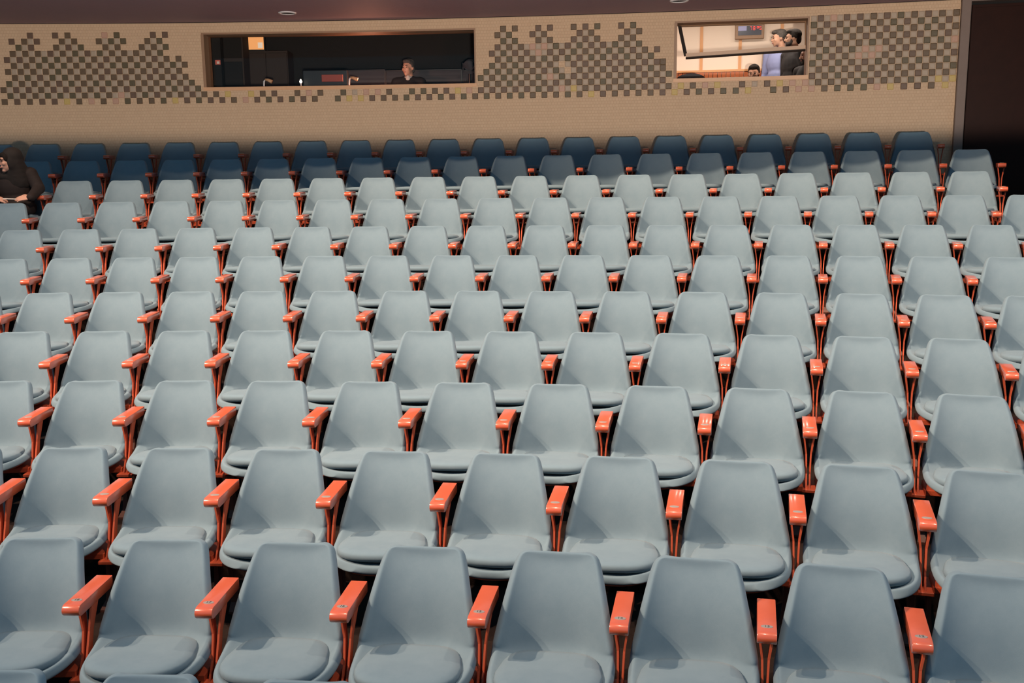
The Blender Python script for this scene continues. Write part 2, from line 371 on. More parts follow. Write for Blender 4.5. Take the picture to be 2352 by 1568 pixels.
# --- door at the end of the wall
def door():
    a0 = A_END; p0 = pol(a0, RW); t = Vector((math.cos(a0+0.01), -math.sin(a0+0.01), 0)); rz = -(a0+0.01)
    zf = row_floor(9)
    root = empty('door_1', (p0.x, p0.y, zf), rz); tag(root, 'tall dark mahogany door with grey brown frame beside the tiled wall', kind='structure')
    H = CAM_H + 1.835 - zf
    bm = bmesh.new(); box(bm, 0.0, 0.105, -0.075, 0.20, 0, H+0.04); bevel_all(bm, 0.006, 1); new_obj('door_frame', mesh_of(bm, 'door_frame'), root, 'door_frame')
    bm = bmesh.new(); box(bm, 0.0, 1.55, -0.07, 0.20, H, H+0.12); new_obj('door_head', mesh_of(bm, 'door_head'), root, 'door_frame')
    bm = bmesh.new(); box(bm, 1.45, 1.55, -0.075, 0.20, 0, H+0.04); new_obj('door_frame', mesh_of(bm, 'door_frame'), root, 'door_frame')
    bm = bmesh.new(); box(bm, 0.128, 1.448, 0.02, 0.07, 0.0, H-0.030); leaf = new_obj('door_leaf', mesh_of(bm, 'door_leaf'), root, 'door_wood')
    bm = bmesh.new()
    for x0, x1, z0, z1 in ((0.132, 0.158, 0.02, H-0.035), (1.41, 1.44, 0.02, H-0.035), (0.158, 1.41, H-0.062, H-0.035)): box(bm, x0, x1, 0.008, 0.022, z0, z1)
    new_obj('door_edging', mesh_of(bm, 'door_edging'), leaf, 'door_wood')
    bm = bmesh.new(); box(bm, 0.10, 1.46, 0.075, 0.095, 0.0, H+0.02); new_obj('door_stop', mesh_of(bm, 'door_stop'), root, 'gap_black')
    bm = bmesh.new(); tube(bm, [(1.36, 0.0, 1.02), (1.36, -0.04, 1.02), (1.26, -0.045, 1.02)], 0.009); new_obj('door_handle', mesh_of(bm, 'door_handle'), leaf, 'white_metal')
    # wall beyond and above the door
    bm = bmesh.new(); box(bm, 1.55, 3.2, 0.0, 0.3, -0.4, H+0.6); box(bm, 0, 1.55, 0.0, 0.3, H+0.12, H+0.6)
    w = new_obj('wall_right', mesh_of(bm, 'wall_right'), None, 'booth_brown'); w.location = root.location; w.rotation_euler = (0, 0, rz); tag(w, 'dark brown wall around the mahogany door', kind='structure')
door()

# --- ceiling downlights
def downlight(u, v):
    d = ray(u, v); t = (Z_CEIL-CAM_H)/d.z; p = d*t
    root = empty('ceiling_downlight', (p.x, p.y, Z_CEIL)); tag(root, 'round white rimmed recessed ceiling downlight, switched off', 'ceiling light', 'ceiling downlights over the rear rows')
    bm = bmesh.new(); n = 28; prof = [(0.082, 0.0), (0.086, -0.010), (0.098, -0.014), (0.106, -0.009), (0.110, 0.002)]
    rings = [[bm.verts.new((r*math.cos(i*2*math.pi/n), r*math.sin(i*2*math.pi/n), z)) for i in range(n)] for r, z in prof]
    for A, B in zip(rings, rings[1:]):
        for i in range(n): bm.faces.new((A[i], A[(i+1) % n], B[(i+1) % n], B[i]))
    new_obj('trim_ring', mesh_of(bm, 'trim_ring'), root, 'white_metal', True)
    bm = bmesh.new(); bmesh.ops.create_circle(bm, cap_ends=True, radius=0.084, segments=n)
    for vv in bm.verts: vv.co.z = -0.004
    new_obj('lamp_glass', mesh_of(bm, 'lamp_glass'), root, 'gap_black')
downlight(660, 29); downlight(1560, 1)

# ------------------------------------------------------------------ theatre seats
def interp(t, tab):
    for (t0, v0), (t1, v1) in zip(tab, tab[1:]):
        if t <= t1: return v0 + (v1-v0)*(t-t0)/(t1-t0)
    return tab[-1][1]
# centre line of the shell (y, z), its half width and how far the sides wrap towards the sitter
PROF = [(-0.262, 0.362, 0.085, 0.004), (-0.245, 0.362, 0.150, 0.010), (-0.205, 0.360, 0.200, 0.018), (-0.13, 0.354, 0.234, 0.028), (-0.04, 0.346, 0.246, 0.042),
        (0.05, 0.345, 0.245, 0.062), (0.115, 0.360, 0.243, 0.085), (0.152, 0.400, 0.240, 0.098), (0.164, 0.460, 0.233, 0.085), (0.177, 0.535, 0.218, 0.062),
        (0.202, 0.615, 0.199, 0.044), (0.240, 0.690, 0.182, 0.028), (0.268, 0.735, 0.169, 0.018), (0.282, 0.755, 0.154, 0.012), (0.288, 0.763, 0.116, 0.008)]
def shell_mesh(name, off, thick, wscale=1.0, lvl=2):
    bm = bmesh.new(); us = [-1, -0.93, -0.78, -0.52, -0.26, 0, 0.26, 0.52, 0.78, 0.93, 1]; n = len(PROF)
    grid = []
    for i, (y, z, w, wr) in enumerate(PROF):
        y0, z0 = PROF[max(i-1, 0)][:2]; y1, z1 = PROF[min(i+1, n-1)][:2]
        ty, tz = y1-y0, z1-z0; l = math.hypot(ty, tz); ny, nz = -tz/l, ty/l      # towards the sitter
        row = []
        for u in us:
            k = abs(u)**2.6*wr + off
            dish = -0.020*(1-abs(u)**3)*(1 if 6 < i < 13 else 0.35)
            row.append(bm.verts.new((u*w*wscale, y*(1 if y > 0 else wscale) + ny*(k+dish), z + nz*(k+dish))))
        grid.append(row)
    for A, B in zip(grid, grid[1:]):
        for j in range(len(us)-1): bm.faces.new((A[j], A[j+1], B[j+1], B[j]))
    me = bpy.data.meshes.new(name); bm.to_mesh(me); bm.free()
    o = bpy.data.objects.new('tmp', me); COL.objects.link(o)
    s = o.modifiers.new('s', 'SOLIDIFY'); s.thickness = thick; s.offset = 0.0; s.use_even_offset = False
    b = o.modifiers.new('b', 'SUBSURF'); b.levels = lvl; b.render_levels = lvl
    me = baked(o)
    for p in me.polygons: p.use_smooth = True
    return me
def cushion_mesh():
    bm = bmesh.new(); N = 28; rings = []
    def outline(t, s):
        c, sn = math.cos(t), math.sin(t); e = 2/2.6 if sn < 0 else 2/4.2
        x = math.copysign(abs(c)**e, c); y = math.copysign(abs(sn)**e, sn)
        w = 0.210 if y < 0 else 0.210 - 0.026*y
        return x*w*s, -0.062 + y*0.190*s
    for s, z in ((0.0, 0.372), (0.80, 0.372), (0.965, 0.375), (1.0, 0.389), (0.990, 0.403), (0.955, 0.412), (0.80, 0.418), (0.40, 0.418), (0.0, 0.417)):
        if s == 0.0: rings.append([bm.verts.new((0, -0.062, z))]); continue
        ring = []
        for i in range(N):
            x, y = outline(2*math.pi*i/N, s); ring.append(bm.verts.new((x, y, z + max(0, (-0.05-y))*0.07 - (y+0.06)*0.02)))
        rings.append(ring)
    for A, B in zip(rings, rings[1:]):
        for i in range(N):
            j = (i+1) % N
            if len(A) == 1: bm.faces.new((A[0], B[j], B[i]))
            elif len(B) == 1: bm.faces.new((A[i], A[j], B[0]))
            else: bm.faces.new((A[i], A[j], B[j], B[i]))
    me = mesh_of(bm, 'seat_cushion')
    for p in me.polygons: p.use_smooth = True
    return me
ARM_X, ARM_Y0, ARM_Y1, ARM_Z = -0.28, -0.075, 0.235, SEAT_H-0.160
def armrest_mesh():
    bm = bmesh.new(); r = 0.024; zt = ARM_Z; zb = ARM_Z-0.048; pts = []
    for i in range(9):
        t = math.pi/2 + math.pi*i/8; pts.append((ARM_Y0 + r + r*math.cos(t)*1.0, (zt+zb)/2 + r*math.sin(t)))
    pts += [(ARM_Y1, zb), (ARM_Y1, zt)]
    prism(bm, pts, ARM_X-0.036, ARM_X+0.036)
    bmesh.ops.recalc_face_normals(bm, faces=bm.faces[:])
    es = [e for e in bm.edges if abs(e.verts[0].co.x-e.verts[1].co.x) < 1e-6]
    bmesh.ops.bevel(bm, geom=es, offset=0.003, segments=2, profile=0.5, affect='EDGES')
    me = mesh_of(bm, 'armrest')
    for p in me.polygons: p.use_smooth = True
    me.set_sharp_from_angle(angle=math.radians(40)); return me
def panel_mesh(s):
    bm = bmesh.new()
    prism(bm, [(0.040, ARM_Z-0.046), (0.100, ARM_Z-0.046), (0.072, 0.46), (0.050, 0.36), (0.06, 0.285), (-0.04, 0.285), (0.005, 0.36), (0.036, 0.46)], -0.0042, 0.0042)
    for v in bm.verts: v.co.x += ARM_X + s*(0.009 + 0.020*min(1, max(0, (v.co.z-0.44)/0.12)))
    return mesh_of(bm, 'arm_panel')
def board_mesh():
    bm = bmesh.new(); box(bm, -0.240, 0.240, -0.05, 0.13, 0.286, 0.318); bevel_all(bm, 0.004, 1); me = mesh_of(bm, 'support_board'); return me
def shelf_mesh():
    bm = bmesh.new(); box(bm, ARM_X-0.045, ARM_X+0.045, -0.055, 0.13, 0.272, 0.290); bevel_all(bm, 0.003, 1); return mesh_of(bm, 'bracket_shelf')
def leg_mesh(s):
    bm = bmesh.new(); x = ARM_X + s*0.034
    secs = [(0.275, 0.010, 0.0), (0.14, 0.011, 0.004*s), (0.05, 0.016, 0.010*s), (0.012, 0.026, 0.018*s), (0.0, 0.028, 0.018*s)]
    rings = [[bm.verts.new((x+dx+sx*w, 0.06+sy*(0.03+ (0.03 if z < 0.03 else 0)), z)) for sx, sy in ((-1, -1), (1, -1), (1, 1), (-1, 1))] for z, w, dx in secs]
    for A, B in zip(rings, rings[1:]):
        for i in range(4): bm.faces.new((A[i], A[(i+1) % 4], B[(i+1) % 4], B[i]))
    bm.faces.new(rings[0]); bm.faces.new(rings[-1][::-1]); return mesh_of(bm, 'leg')
def plate_mesh():
    bm = bmesh.new(); n = 20
    A = [bm.verts.new((ARM_X + 0.023*math.cos(t*2*math.pi/n), ARM_Y0+0.062 + 0.013*math.sin(t*2*math.pi/n), ARM_Z-0.001)) for t in range(n)]
    B = [bm.verts.new((ARM_X + 0.022*math.cos(t*2*math.pi/n), ARM_Y0+0.062 + 0.012*math.sin(t*2*math.pi/n), ARM_Z+0.0015)) for t in range(n)]
    for i in range(n): bm.faces.new((A[i], A[(i+1) % n], B[(i+1) % n], B[i]))
    bm.faces.new(B); return mesh_of(bm, 'number_plate')
def numeral_mesh(txt):
    c = bpy.data.curves.new('n', 'FONT'); c.body = txt; c.size = 0.021; c.align_x = 'CENTER'; c.align_y = 'CENTER'; c.extrude = 0.0004
    o = bpy.data.objects.new('tmp', c); SCRATCH.collection.objects.link(o)
    with bpy.context.temp_override(scene=SCRATCH, view_layer=SCRATCH.view_layers[0]): dg = bpy.context.evaluated_depsgraph_get(); dg.update()
    me = bpy.data.meshes.new_from_object(o.evaluated_get(dg))
    bpy.data.objects.remove(o); bpy.data.curves.remove(c)
    me.transform(Matrix.Translation((ARM_X, ARM_Y0+0.062, ARM_Z+0.0019))); me.materials.clear(); me.materials.append(MATS['plate_ink']); return me

ME = {'shell': shell_mesh('upholstered_shell', 0.0, 0.040), 'backing': shell_mesh('shell_backing', -0.026, 0.010, 0.95, 1), 'cushion': cushion_mesh(), 'arm': armrest_mesh(),
      'p0': panel_mesh(-1), 'p1': panel_mesh(1), 'board': board_mesh(), 'shelf': shelf_mesh(), 'l0': leg_mesh(-1), 'l1': leg_mesh(1), 'plate': plate_mesh()}
for k, m in (('shell', 'fabric'), ('backing', 'ply_edge'), ('cushion', 'fabric'), ('arm', 'wood_red'), ('p0', 'panel_wood'), ('p1', 'panel_wood'), ('board', 'panel_wood'), ('shelf', 'panel_wood'), ('l0', 'leg_wood'), ('l1', 'leg_wood'), ('plate', 'plate_metal')):
    ME[k].materials.clear(); ME[k].materials.append(MATS[m])
ORD = ['', 'first', 'second', 'third', 'fourth', 'fifth', 'sixth', 'seventh', 'eighth', 'ninth', 'tenth', 'eleventh', 'twelfth', 'thirteenth', 'fourteenth', 'fifteenth', 'sixteenth', 'seventeenth', 'eighteenth', 'nineteenth', 'twentieth', 'twenty-first', 'twenty-second', 'twenty-third']
CNT = {0: 4, 1: 8, 2: 9, 3: 11, 4: 12, 5: 13, 6: 16, 7: 17, 8: 18, 9: 18, 10: 19, 11: 20}     # seats measured in the photo, from ROW_A on
HAS_END = {9, 10, 11}
rs = random.Random(11)
def seat_rot(a): return math.radians(8.0) + 1.9*(a - math.radians(7.5))
SEATS = {}
def link(name, key, parent, loc=None):
    o = bpy.data.objects.new(name, ME[key] if isinstance(key, str) else key); COL.objects.link(o); o.parent = parent
    if loc is not None: o.matrix_local = loc
    return o
def make_seat(k, j, last):
    a = ROW_A[k] + j*PITCHS/ROW_R[k]
    top = pol(a, ROW_R[k], row_floor(k)); r = seat_rot(a)
    base = top - Vector((math.sin(r), math.cos(r), 0))*SEAT_YT
    root = empty('theatre_seat', base, -r)
    link('upholstered_shell', 'shell', root); link('shell_backing', 'backing', root)
    M = Matrix.Translation((rs.uniform(-.006, .006), rs.uniform(-.008, .006), 0)) @ Matrix.Rotation(rs.uniform(-.03, .03), 4, 'Z') @ Matrix.Translation((0, 0, .372)) @ Matrix.Rotation(rs.uniform(-.02, .012), 4, 'X') @ Matrix.Rotation(rs.uniform(-.015, .015), 4, 'Y') @ Matrix.Translation((0, 0, -.372))
    link('seat_cushion', 'cushion', root, M)
    link('support_board', 'board', root)
    def arm(M=None, num=None):
        ar = link('armrest', 'arm', root, M); link('number_plate', 'plate', ar)
        if num: link('seat_number', numeral_mesh(num), ar)
        for nm, key in (('arm_panel', 'p0'), ('arm_panel', 'p1'), ('bracket_shelf', 'shelf'), ('leg', 'l0'), ('leg', 'l1')): link(nm, key, root, M)
    num = None
    if k == 1:
        num = str(19-j) if 19-j > 0 else None           # 16, 15, 14, 13, 12 on the readable plates
    arm(None, num)
    if last: arm(Matrix.Translation((0.56, 0, 0)))
    SEATS[(k, j)] = root
    return root
for k in range(12):
    lo, hi = -1, CNT[k]
    if k in HAS_END: hi = CNT[k]-1
    if k == 0: lo, hi = -1, 4
    if k in (11, 10, 9): lo = -2 if k == 10 else -1
    n_from_wall = 12-k
    for j in range(lo, hi+1):
        last = (k in HAS_END and j == hi)
        o = make_seat(k, j, last)
        if k in HAS_END:
            pos = ORD[hi-j+1]
            where = {11: 'against the tiled wall', 10: 'second from the tiled wall', 9: 'third from the tiled wall'}[k]
            look = {11: 'dark blue', 10: 'slate blue', 9: 'pale grey-blue'}[k]
            lab = '%s theatre seat, %s from the door end, row %s' % (look, pos, where)
            grp = 'seats of the row ' + where
        else:
            lab = 'pale grey-blue theatre seat with red wooden armrest in the %s row from the tiled wall' % ORD[n_from_wall]
            if k == 1 and 12 <= 19-j <= 18: lab = 'pale grey-blue theatre seat whose red armrest carries the oval plate numbered %d' % (19-j)
            grp = 'seats of the %s row from the tiled wall' % ORD[n_from_wall]
        tag(o, lab, 'seat', grp)
if (9, -1) in SEATS: SEATS[(9, -1)]['label'] = 'grey-blue theatre seat that the person in the black headscarf sits on'

# ------------------------------------------------------------------ people: one continuous skin, clothes and hair over it
def ellipsoid(bm, c, r, M=None, seg=16):
    m = Matrix.Translation(c) @ Matrix.Diagonal((*r, 1))
    bmesh.ops.create_uvsphere(bm, u_segments=seg, v_segments=seg//2+2, radius=1.0, matrix=(M @ m if M is not None else m))
def capsule(bm, p, q, r0, r1, M=None):
    p, q = Vector(p), Vector(q)
    if M is not None: p, q = M @ p, M @ q
    n = max(2, int((q-p).length/(0.55*min(r0, r1)))+2)
    for i in range(n):
        t = i/(n-1); c = p.lerp(q, t); r = r0+(r1-r0)*t
        bmesh.ops.create_icosphere(bm, subdivisions=2, radius=r, matrix=Matrix.Translation(c))
def solid(name, prims, parent, m, voxel=0.012, smooth=4, grow=0.0):
    bm = bmesh.new()
    for p in prims:
        M = p[-1] if isinstance(p[-1], Matrix) else None
        if p[0] == 'e': ellipsoid(bm, p[1], [x+grow for x in p[2]], M)
        else: capsule(bm, p[1], p[2], p[3]+grow, p[4]+grow, M)
    me = bpy.data.meshes.new(name); bm.to_mesh(me); bm.free()
    o = bpy.data.objects.new('tmp', me); COL.objects.link(o)
    r = o.modifiers.new('r', 'REMESH'); r.mode = 'VOXEL'; r.voxel_size = voxel
    s = o.modifiers.new('s', 'SMOOTH'); s.factor = 0.5; s.iterations = smooth
    return new_obj(name, baked(o), parent, m, True)
def head_prims(H):
    P = [('e', (0, .015, .03), (.075, .094, .085)), ('e', (0, -.032, -.035), (.057, .060, .078)), ('e', (0, -.068, -.096), (.026, .022, .020)),
         ('c', (0, -.088, .012), (0, -.112, -.026), .009, .014), ('e', (0, -.080, .026), (.048, .016, .012)),
         ('e', (.036, -.066, -.022), (.026, .024, .024)), ('e', (-.036, -.066, -.022), (.026, .024, .024)),
         ('e', (.076, .012, -.010), (.010, .021, .031)), ('e', (-.076, .012, -.010), (.010, .021, .031)),
         ('e', (0, -.090, -.058), (.026, .010, .011)), ('c', (0, .022, -.07), (0, .035, -.20), .052, .058)]
    return [(*p, H) for p in P]
def hair_prims(H, fringe=0.0):
    P = [('e', (0, .030, .050), (.082, .098, .080)), ('e', (0, -.018-fringe*.5, .088), (.066, .066+fringe, .034)), ('e', (0, .075, -.015), (.066, .046, .070)),
         ('e', (.068, .020, .022), (.016, .040, .040)), ('e', (-.068, .020, .022), (.016, .040, .040))]
    return [(*p, H) for p in P]
def face_bits(H, parent, off_beard=None):
    for s in (-1, 1):
        bm = bmesh.new(); ellipsoid(bm, (s*.030, -.0865, .006), (.014, .009, .007), H, 10); new_obj('eye', mesh_of(bm, 'eye'), parent, 'eye_dark', True)
        bm = bmesh.new(); ellipsoid(bm, (s*.032, -.092, .028), (.022, .008, .005), H, 10); new_obj('eyebrow', mesh_of(bm, 'eyebrow'), parent, 'hair_black', True)
    bm = bmesh.new(); ellipsoid(bm, (0, -.099, -.060), (.022, .006, .008), H, 10); new_obj('lips', mesh_of(bm, 'lips'), parent, 'lip', True)
def hand_prims(w, d, n, side, curl=0.5, s=1.0):
    """wrist w, pointing d, back-of-hand normal n, side=+1 puts the thumb on +cross"""
    w, d, n = Vector(w), Vector(d).normalized(), Vector(n).normalized(); x = d.cross(n).normalized()*side; n = x.cross(d).normalized()*side
    P = []
    for i, (ox, L) in enumerate(((.027, .068), (.009, .076), (-.009, .070), (-.026, .056))):
        k = w + d*.082*s + x*ox*s
        P.append(('c', w + x*ox*.6*s, k, .013*s, .0115*s))
        d1 = (d*math.cos(curl*.8) - n*math.sin(curl*.8)).normalized(); d2 = (d*math.cos(curl*2.0) - n*math.sin(curl*2.0)).normalized()
        m1 = k + d1*L*.55*s; m2 = m1 + d2*L*.5*s
        P += [('c', k, m1, .0095*s, .0085*s), ('c', m1, m2, .0085*s, .0072*s)]
    b = w + d*.022*s + x*.026*s; t1 = b + (d*.75 + x*.65 - n*.25).normalized()*.040*s; t2 = t1 + (d*.95 + x*.2 - n*.35).normalized()*.030*s
    P += [('c', b, t1, .013*s, .0105*s), ('c', t1, t2, .0102*s, .0085*s)]
    return P
def standing(root, H, shirt, trousers, hairm, skin, fringe=0.0, beard=False, voxel=0.013, sit=False, stature=1.0, collar=None):
    """upright figure, facing -y in the root's frame; H places the head"""
    z = lambda v: v*stature
    arms = []; hands = []
    for s in (-1, 1):
        sh, el, wr = Vector((s*.185, .005, z(1.40))), Vector((s*.235, .03, z(1.13))), Vector((s*.215, -.11, z(.93)))
        if sit: el, wr = Vector((s*.25, -.02, z(1.13))), Vector((s*.17, -.24, z(1.08)))
        arms += [('c', sh, el, .056, .045), ('c', el, wr, .043, .030)]
        hands += hand_prims(wr, (-s*.1, -.3, -1) if not sit else (-s*.3, -1, -.05), (s*1, 0, 0) if not sit else (0, 0, 1), s if not sit else -s, .5)
    torso = [('e', (0, .0, z(1.27)), (.175, .118, .19)), ('e', (0, -.005, z(1.06)), (.158, .115, .17)), ('e', (0, .0, z(.93)), (.168, .120, .12)),
             ('c', (-.16, .01, z(1.405)), (.16, .01, z(1.405)), .058, .058), ('e', (0, .015, z(1.43)), (.11, .07, .06))]
    legs = []
    for s in (-1, 1):
        fl = ZB - root.location.z                                   # the booth floor in the figure's frame
        if sit: kn, an = Vector((s*.12, -.42, z(.90))), Vector((s*.12, -.40, fl+.085))
        else:
            an = Vector((s*.10, .02, fl+.085)); d = z(.90)-an.z; kn = Vector((s*.10, -.01-math.sqrt(max(0.0, .41**2-d*d/4)), (z(.90)+an.z)/2))
        legs += [('c', (s*.09, 0, z(.90)), kn, .085, .062), ('c', kn, an, .058, .042)]
        legs += [('c', an + Vector((0, .02, -.035)), an + Vector((s*.02, -.15, -.045)), .040, .032)]
    neck = [('c', H @ Vector((0, .03, -.15)), Vector((0, .015, z(1.42))), .058, .064)]
    body = solid('body', torso + arms + hands + legs + neck + head_prims(H), root, skin, voxel)
    solid('shirt', torso + arms, body, shirt, voxel, 3, 0.013)
    solid('trousers', [torso[2]] + legs, body, trousers, voxel, 3, 0.016)
    solid('hair', hair_prims(H, fringe), body, hairm, 0.008, 3)
    face_bits(H, body)
    if beard:
        solid('beard', [('e', (0, -.064, -.088), (.040, .036, .034), H)] + [('e', (q*.040, -.046, -.072), (.021, .036, .032), H) for q in (-1, 1)] + [('e', (q*.053, -.020, -.046), (.011, .020, .036), H) for q in (-1, 1)]
              + [('e', (0, -.098, -.044), (.030, .009, .007), H)] + [('c', (q*.026, -.094, -.046), (q*.030, -.080, -.080), .010, .014, H) for q in (-1, 1)], body, 'beard_dark', 0.006, 5)
    if collar:
        solid('shirt_collar', [('e', (0, -.055, z(1.44)), (.035, .03, .06)), ('e', (0, .0, z(1.47)), (.075, .07, .02))], body, collar, 0.01, 3)
    return body
def Hm(x, y, z, yaw, pitch=0.0, roll=0.0, s=1.0):
    return Matrix.Translation((x, y, z)) @ Matrix.Rotation(math.radians(yaw), 4, 'Z') @ Matrix.Rotation(math.radians(pitch), 4, 'X') @ Matrix.Rotation(math.radians(roll), 4, 'Y') @ Matrix.Scale(s, 4)

# --- woman in the third row from the wall
def woman():
    seat = SEATS[(9, -1)]
    root = empty('person', seat.location, seat.rotation_euler.z)
    tag(root, 'seated person in black headscarf and dark coat holding a slim white pen', 'person')
    H = Hm(-.025, -.09, 0.990, -60, 6)
    sR, sL = Vector((.150, -.01, .850)), Vector((-.215, -.02, .850))
    eR, eL = Vector((.232, -.05, .695)), Vector((-.295, -.08, .690))
    wR, wL = Vector((.205, -.30, .605)), Vector((-.170, -.31, .595))
    torso = [('e', (-.035, .01, .715), (.165, .118, .18)), ('e', (-.02, .02, .56), (.165, .125, .13)), ('c', sR, sL, .062, .062), ('e', (-.01, .0, .49), (.18, .14, .085)), ('e', (-.03, 0, .87), (.11, .075, .05))]
    arms = [('c', sR, eR, .060, .050), ('c', eR, wR, .047, .030), ('c', sL, eL, .060, .050), ('c', eL, wL, .047, .030)]
    legs = []
    for s in (-1, 1):
        kn, an = Vector((s*.10, -.375, .475)), Vector((s*.10, -.362, .088))
        legs += [('c', (s*.085, 0, .48), kn, .078, .062), ('c', kn, an, .055, .042), ('c', an + Vector((0, .02, -.04)), an + Vector((0, -.12, -.05)), .038, .030)]
    hR = hand_prims(wR, (-1, -.25, -.05), (.1, -.7, .7), 1, .35); hL = hand_prims(wL, (1, -.1, -.05), (0, -.6, .8), -1, .45)
    neck = [('c', H @ Vector((0, .03, -.12)), Vector((-.03, .01, .86)), .056, .062)]
    body = solid('body', torso + arms + legs + neck + hR + hL + head_prims(H), root, 'skin', 0.0075, 2)
    solid('coat', torso + arms, body, 'coat_black', 0.012, 3, 0.016)
    solid('trousers', legs + [torso[3]], body, 'coat_black', 0.012, 3, 0.014)
    solid('front_hair', [('e', (0, -.050, .062), (.060, .034, .034), H), ('e', (.052, -.040, .035), (.020, .030, .040), H)], body, 'hair_black', 0.008, 2)
    solid('headscarf', [('e', (0, .040, .046), (.095, .106, .096), H), ('e', (0, .045, -.03), (.092, .092, .10), H), ('e', (.060, .010, -.02), (.030, .056, .085), H), ('e', (-.060, .010, -.02), (.030, .056, .085), H),
                        ('c', H @ Vector((0, .045, -.02)), Vector((.025, .015, .785)), .096, .150), ('e', (-.03, .005, .825), (.19, .125, .080))], body, 'scarf_black', 0.010, 16)
    face_bits(H, body)
    bm = bmesh.new(); p = wR.lerp(eR, .12); d = (eR-wR).normalized(); tube(bm, [p - d*.006, p + d*.006], 0.037, 14); new_obj('wristwatch', mesh_of(bm, 'wristwatch'), body, 'watch', True)
    pen = empty('pen', seat.location, seat.rotation_euler.z); tag(pen, 'slim white pen held between the hands of the seated person', 'pen')
    a, b = Vector((-.055, -.340, .598)), Vector((.075, -.350, .592))
    bm = bmesh.new(); tube(bm, [a, a.lerp(b, .04), b.lerp(a, .04), b], [.004, .006, .006, .004], 10); new_obj('barrel', mesh_of(bm, 'barrel'), pen, 'paper_white', True)
    bm = bmesh.new(); tube(bm, [a.lerp(b, .30) + Vector((0, 0, .008)), a + Vector((0, 0, .008))], .002, 6); new_obj('clip', mesh_of(bm, 'clip'), pen, 'black_plastic', True)
woman()

# ------------------------------------------------------------------ projection booths behind the wall
ZB = CAM_H + 0.12                               # booth floor
R_IN = RW+WT
def shell_room(prefix, a0, a1, Rr, zc, mw, mf, mc, label):
    def part(nm, m, lab, *b):
        bm = bmesh.new(); arc_box(bm, *b); tag(new_obj(nm, mesh_of(bm, nm), None, m), lab, kind='structure')
    part('wall_%s_rear' % prefix, mw, 'rear wall of the ' + label, a0, a1, Rr, Rr+0.1, ZB-0.1, zc, 12)
    part('wall_%s_left' % prefix, mw, 'side wall of the ' + label, a0-0.002, a0, R_IN, Rr+0.1, ZB-0.1, zc, 1)
    part('wall_%s_right' % prefix, mw, 'side wall of the ' + label, a1, a1+0.002, R_IN, Rr+0.1, ZB-0.1, zc, 1)
    part('floor_%s' % prefix, mf, 'floor of the ' + label, a0-0.002, a1+0.002, R_IN, Rr+0.1, ZB-0.2, ZB, 12)
    part('ceiling_%s' % prefix, mc, 'ceiling of the ' + label, a0-0.002, a1+0.002, R_IN, Rr+0.1, zc, zc+0.1, 12)
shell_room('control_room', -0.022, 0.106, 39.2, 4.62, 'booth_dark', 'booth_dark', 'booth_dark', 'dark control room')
shell_room('lit_room', 0.148, 0.236, 39.4, 4.62, 'booth_cream', 'booth_brown', 'booth_cream', 'brightly lit booth')
def local_box(root, nm, m, *boxes, bev=0.0, parent=None):
    bm = bmesh.new()
    for b in boxes: box(bm, *b)
    if bev: bevel_all(bm, bev, 1)
    return new_obj(nm, mesh_of(bm, nm), parent or root, m)
def place(u, v, R, z=None):
    p = at_px(u, v, R); a = ang(p); return Vector((p.x, p.y, p.z if z is None else z)), -a
def mpp(R): return (R + CY)/F_PX               # metres per photo pixel at that depth (about)
# -- control room furniture
def worktop(nm, W, lab):
    bm = bmesh.new(); arc_box(bm, W[0]-0.008, W[1]+0.008, R_IN+0.001, R_IN+0.62, W[2]-0.09, W[2]-0.05, 10)
    root = empty(nm, pol((W[0]+W[1])/2, R_IN+0.3, ZB)); tag(root, lab, 'desk')
    for v in bm.verts: v.co -= root.location
    new_obj('worktop', mesh_of(bm, 'worktop'), root, 'black_plastic')
    for a in (W[0]-0.004, (W[0]+W[1])/2, W[1]+0.004):
        bm = bmesh.new(); arc_box(bm, a-0.001, a+0.001, R_IN+0.05, R_IN+0.55, ZB, W[2]-0.09, 1)
        for v in bm.verts: v.co -= root.location
        new_obj('leg', mesh_of(bm, 'leg'), root, 'black_plastic')
    return W[2]-0.05
zt1 = worktop('control_desk', W1, 'black control desk under the dark booth window')
def cabinet():
    R = 38.75; p, rz = place(612, 150, R, ZB); p2 = at_px(612, 117, R); h = p2.z-ZB
    k = mpp(R); w = 96*k/2
    root = empty('tall_cabinet', p, rz); tag(root, 'tall dark brown cabinet with two doors in the control room', 'cabinet')
    local_box(root, 'body', 'booth_brown', (-w, w, 0, .40, 0, h))
    for x0, x1 in ((-w+.01, -.004), (.004, w-.01)):
        d = local_box(root, 'door', 'booth_brown', (x0, x1, -.022, -.001, .03, h-.03), bev=.004)
        xx = x1-.04 if x0 < 0 else x0+.04
        local_box(root, 'handle', 'black_plastic', (xx-.006, xx+.006, -.045, -.02, h*.45, h*.55), parent=d)
    # lit screen on top
    q, rz = place(588, 98, R+0.15); s = empty('lit_screen', (q.x, q.y, ZB+h), rz); tag(s, 'glowing orange screen standing on the tall cabinet', 'screen')
    W_, H_ = 34*k/2, 29*k
    local_box(s, 'housing', 'black_plastic', (-W_-.02, W_+.02, 0, .06, .02, H_+.07), (-.12, .12, -.04, .10, 0, .02))
    local_box(s, 'display', 'screen_orange', (-W_, W_, -.006, .002, .04, .04+H_))
    local_box(s, 'paper_note', 'paper_lit', (W_*.25, W_*.85, -.010, -.005, .06, .06+H_*.42))
cabinet()
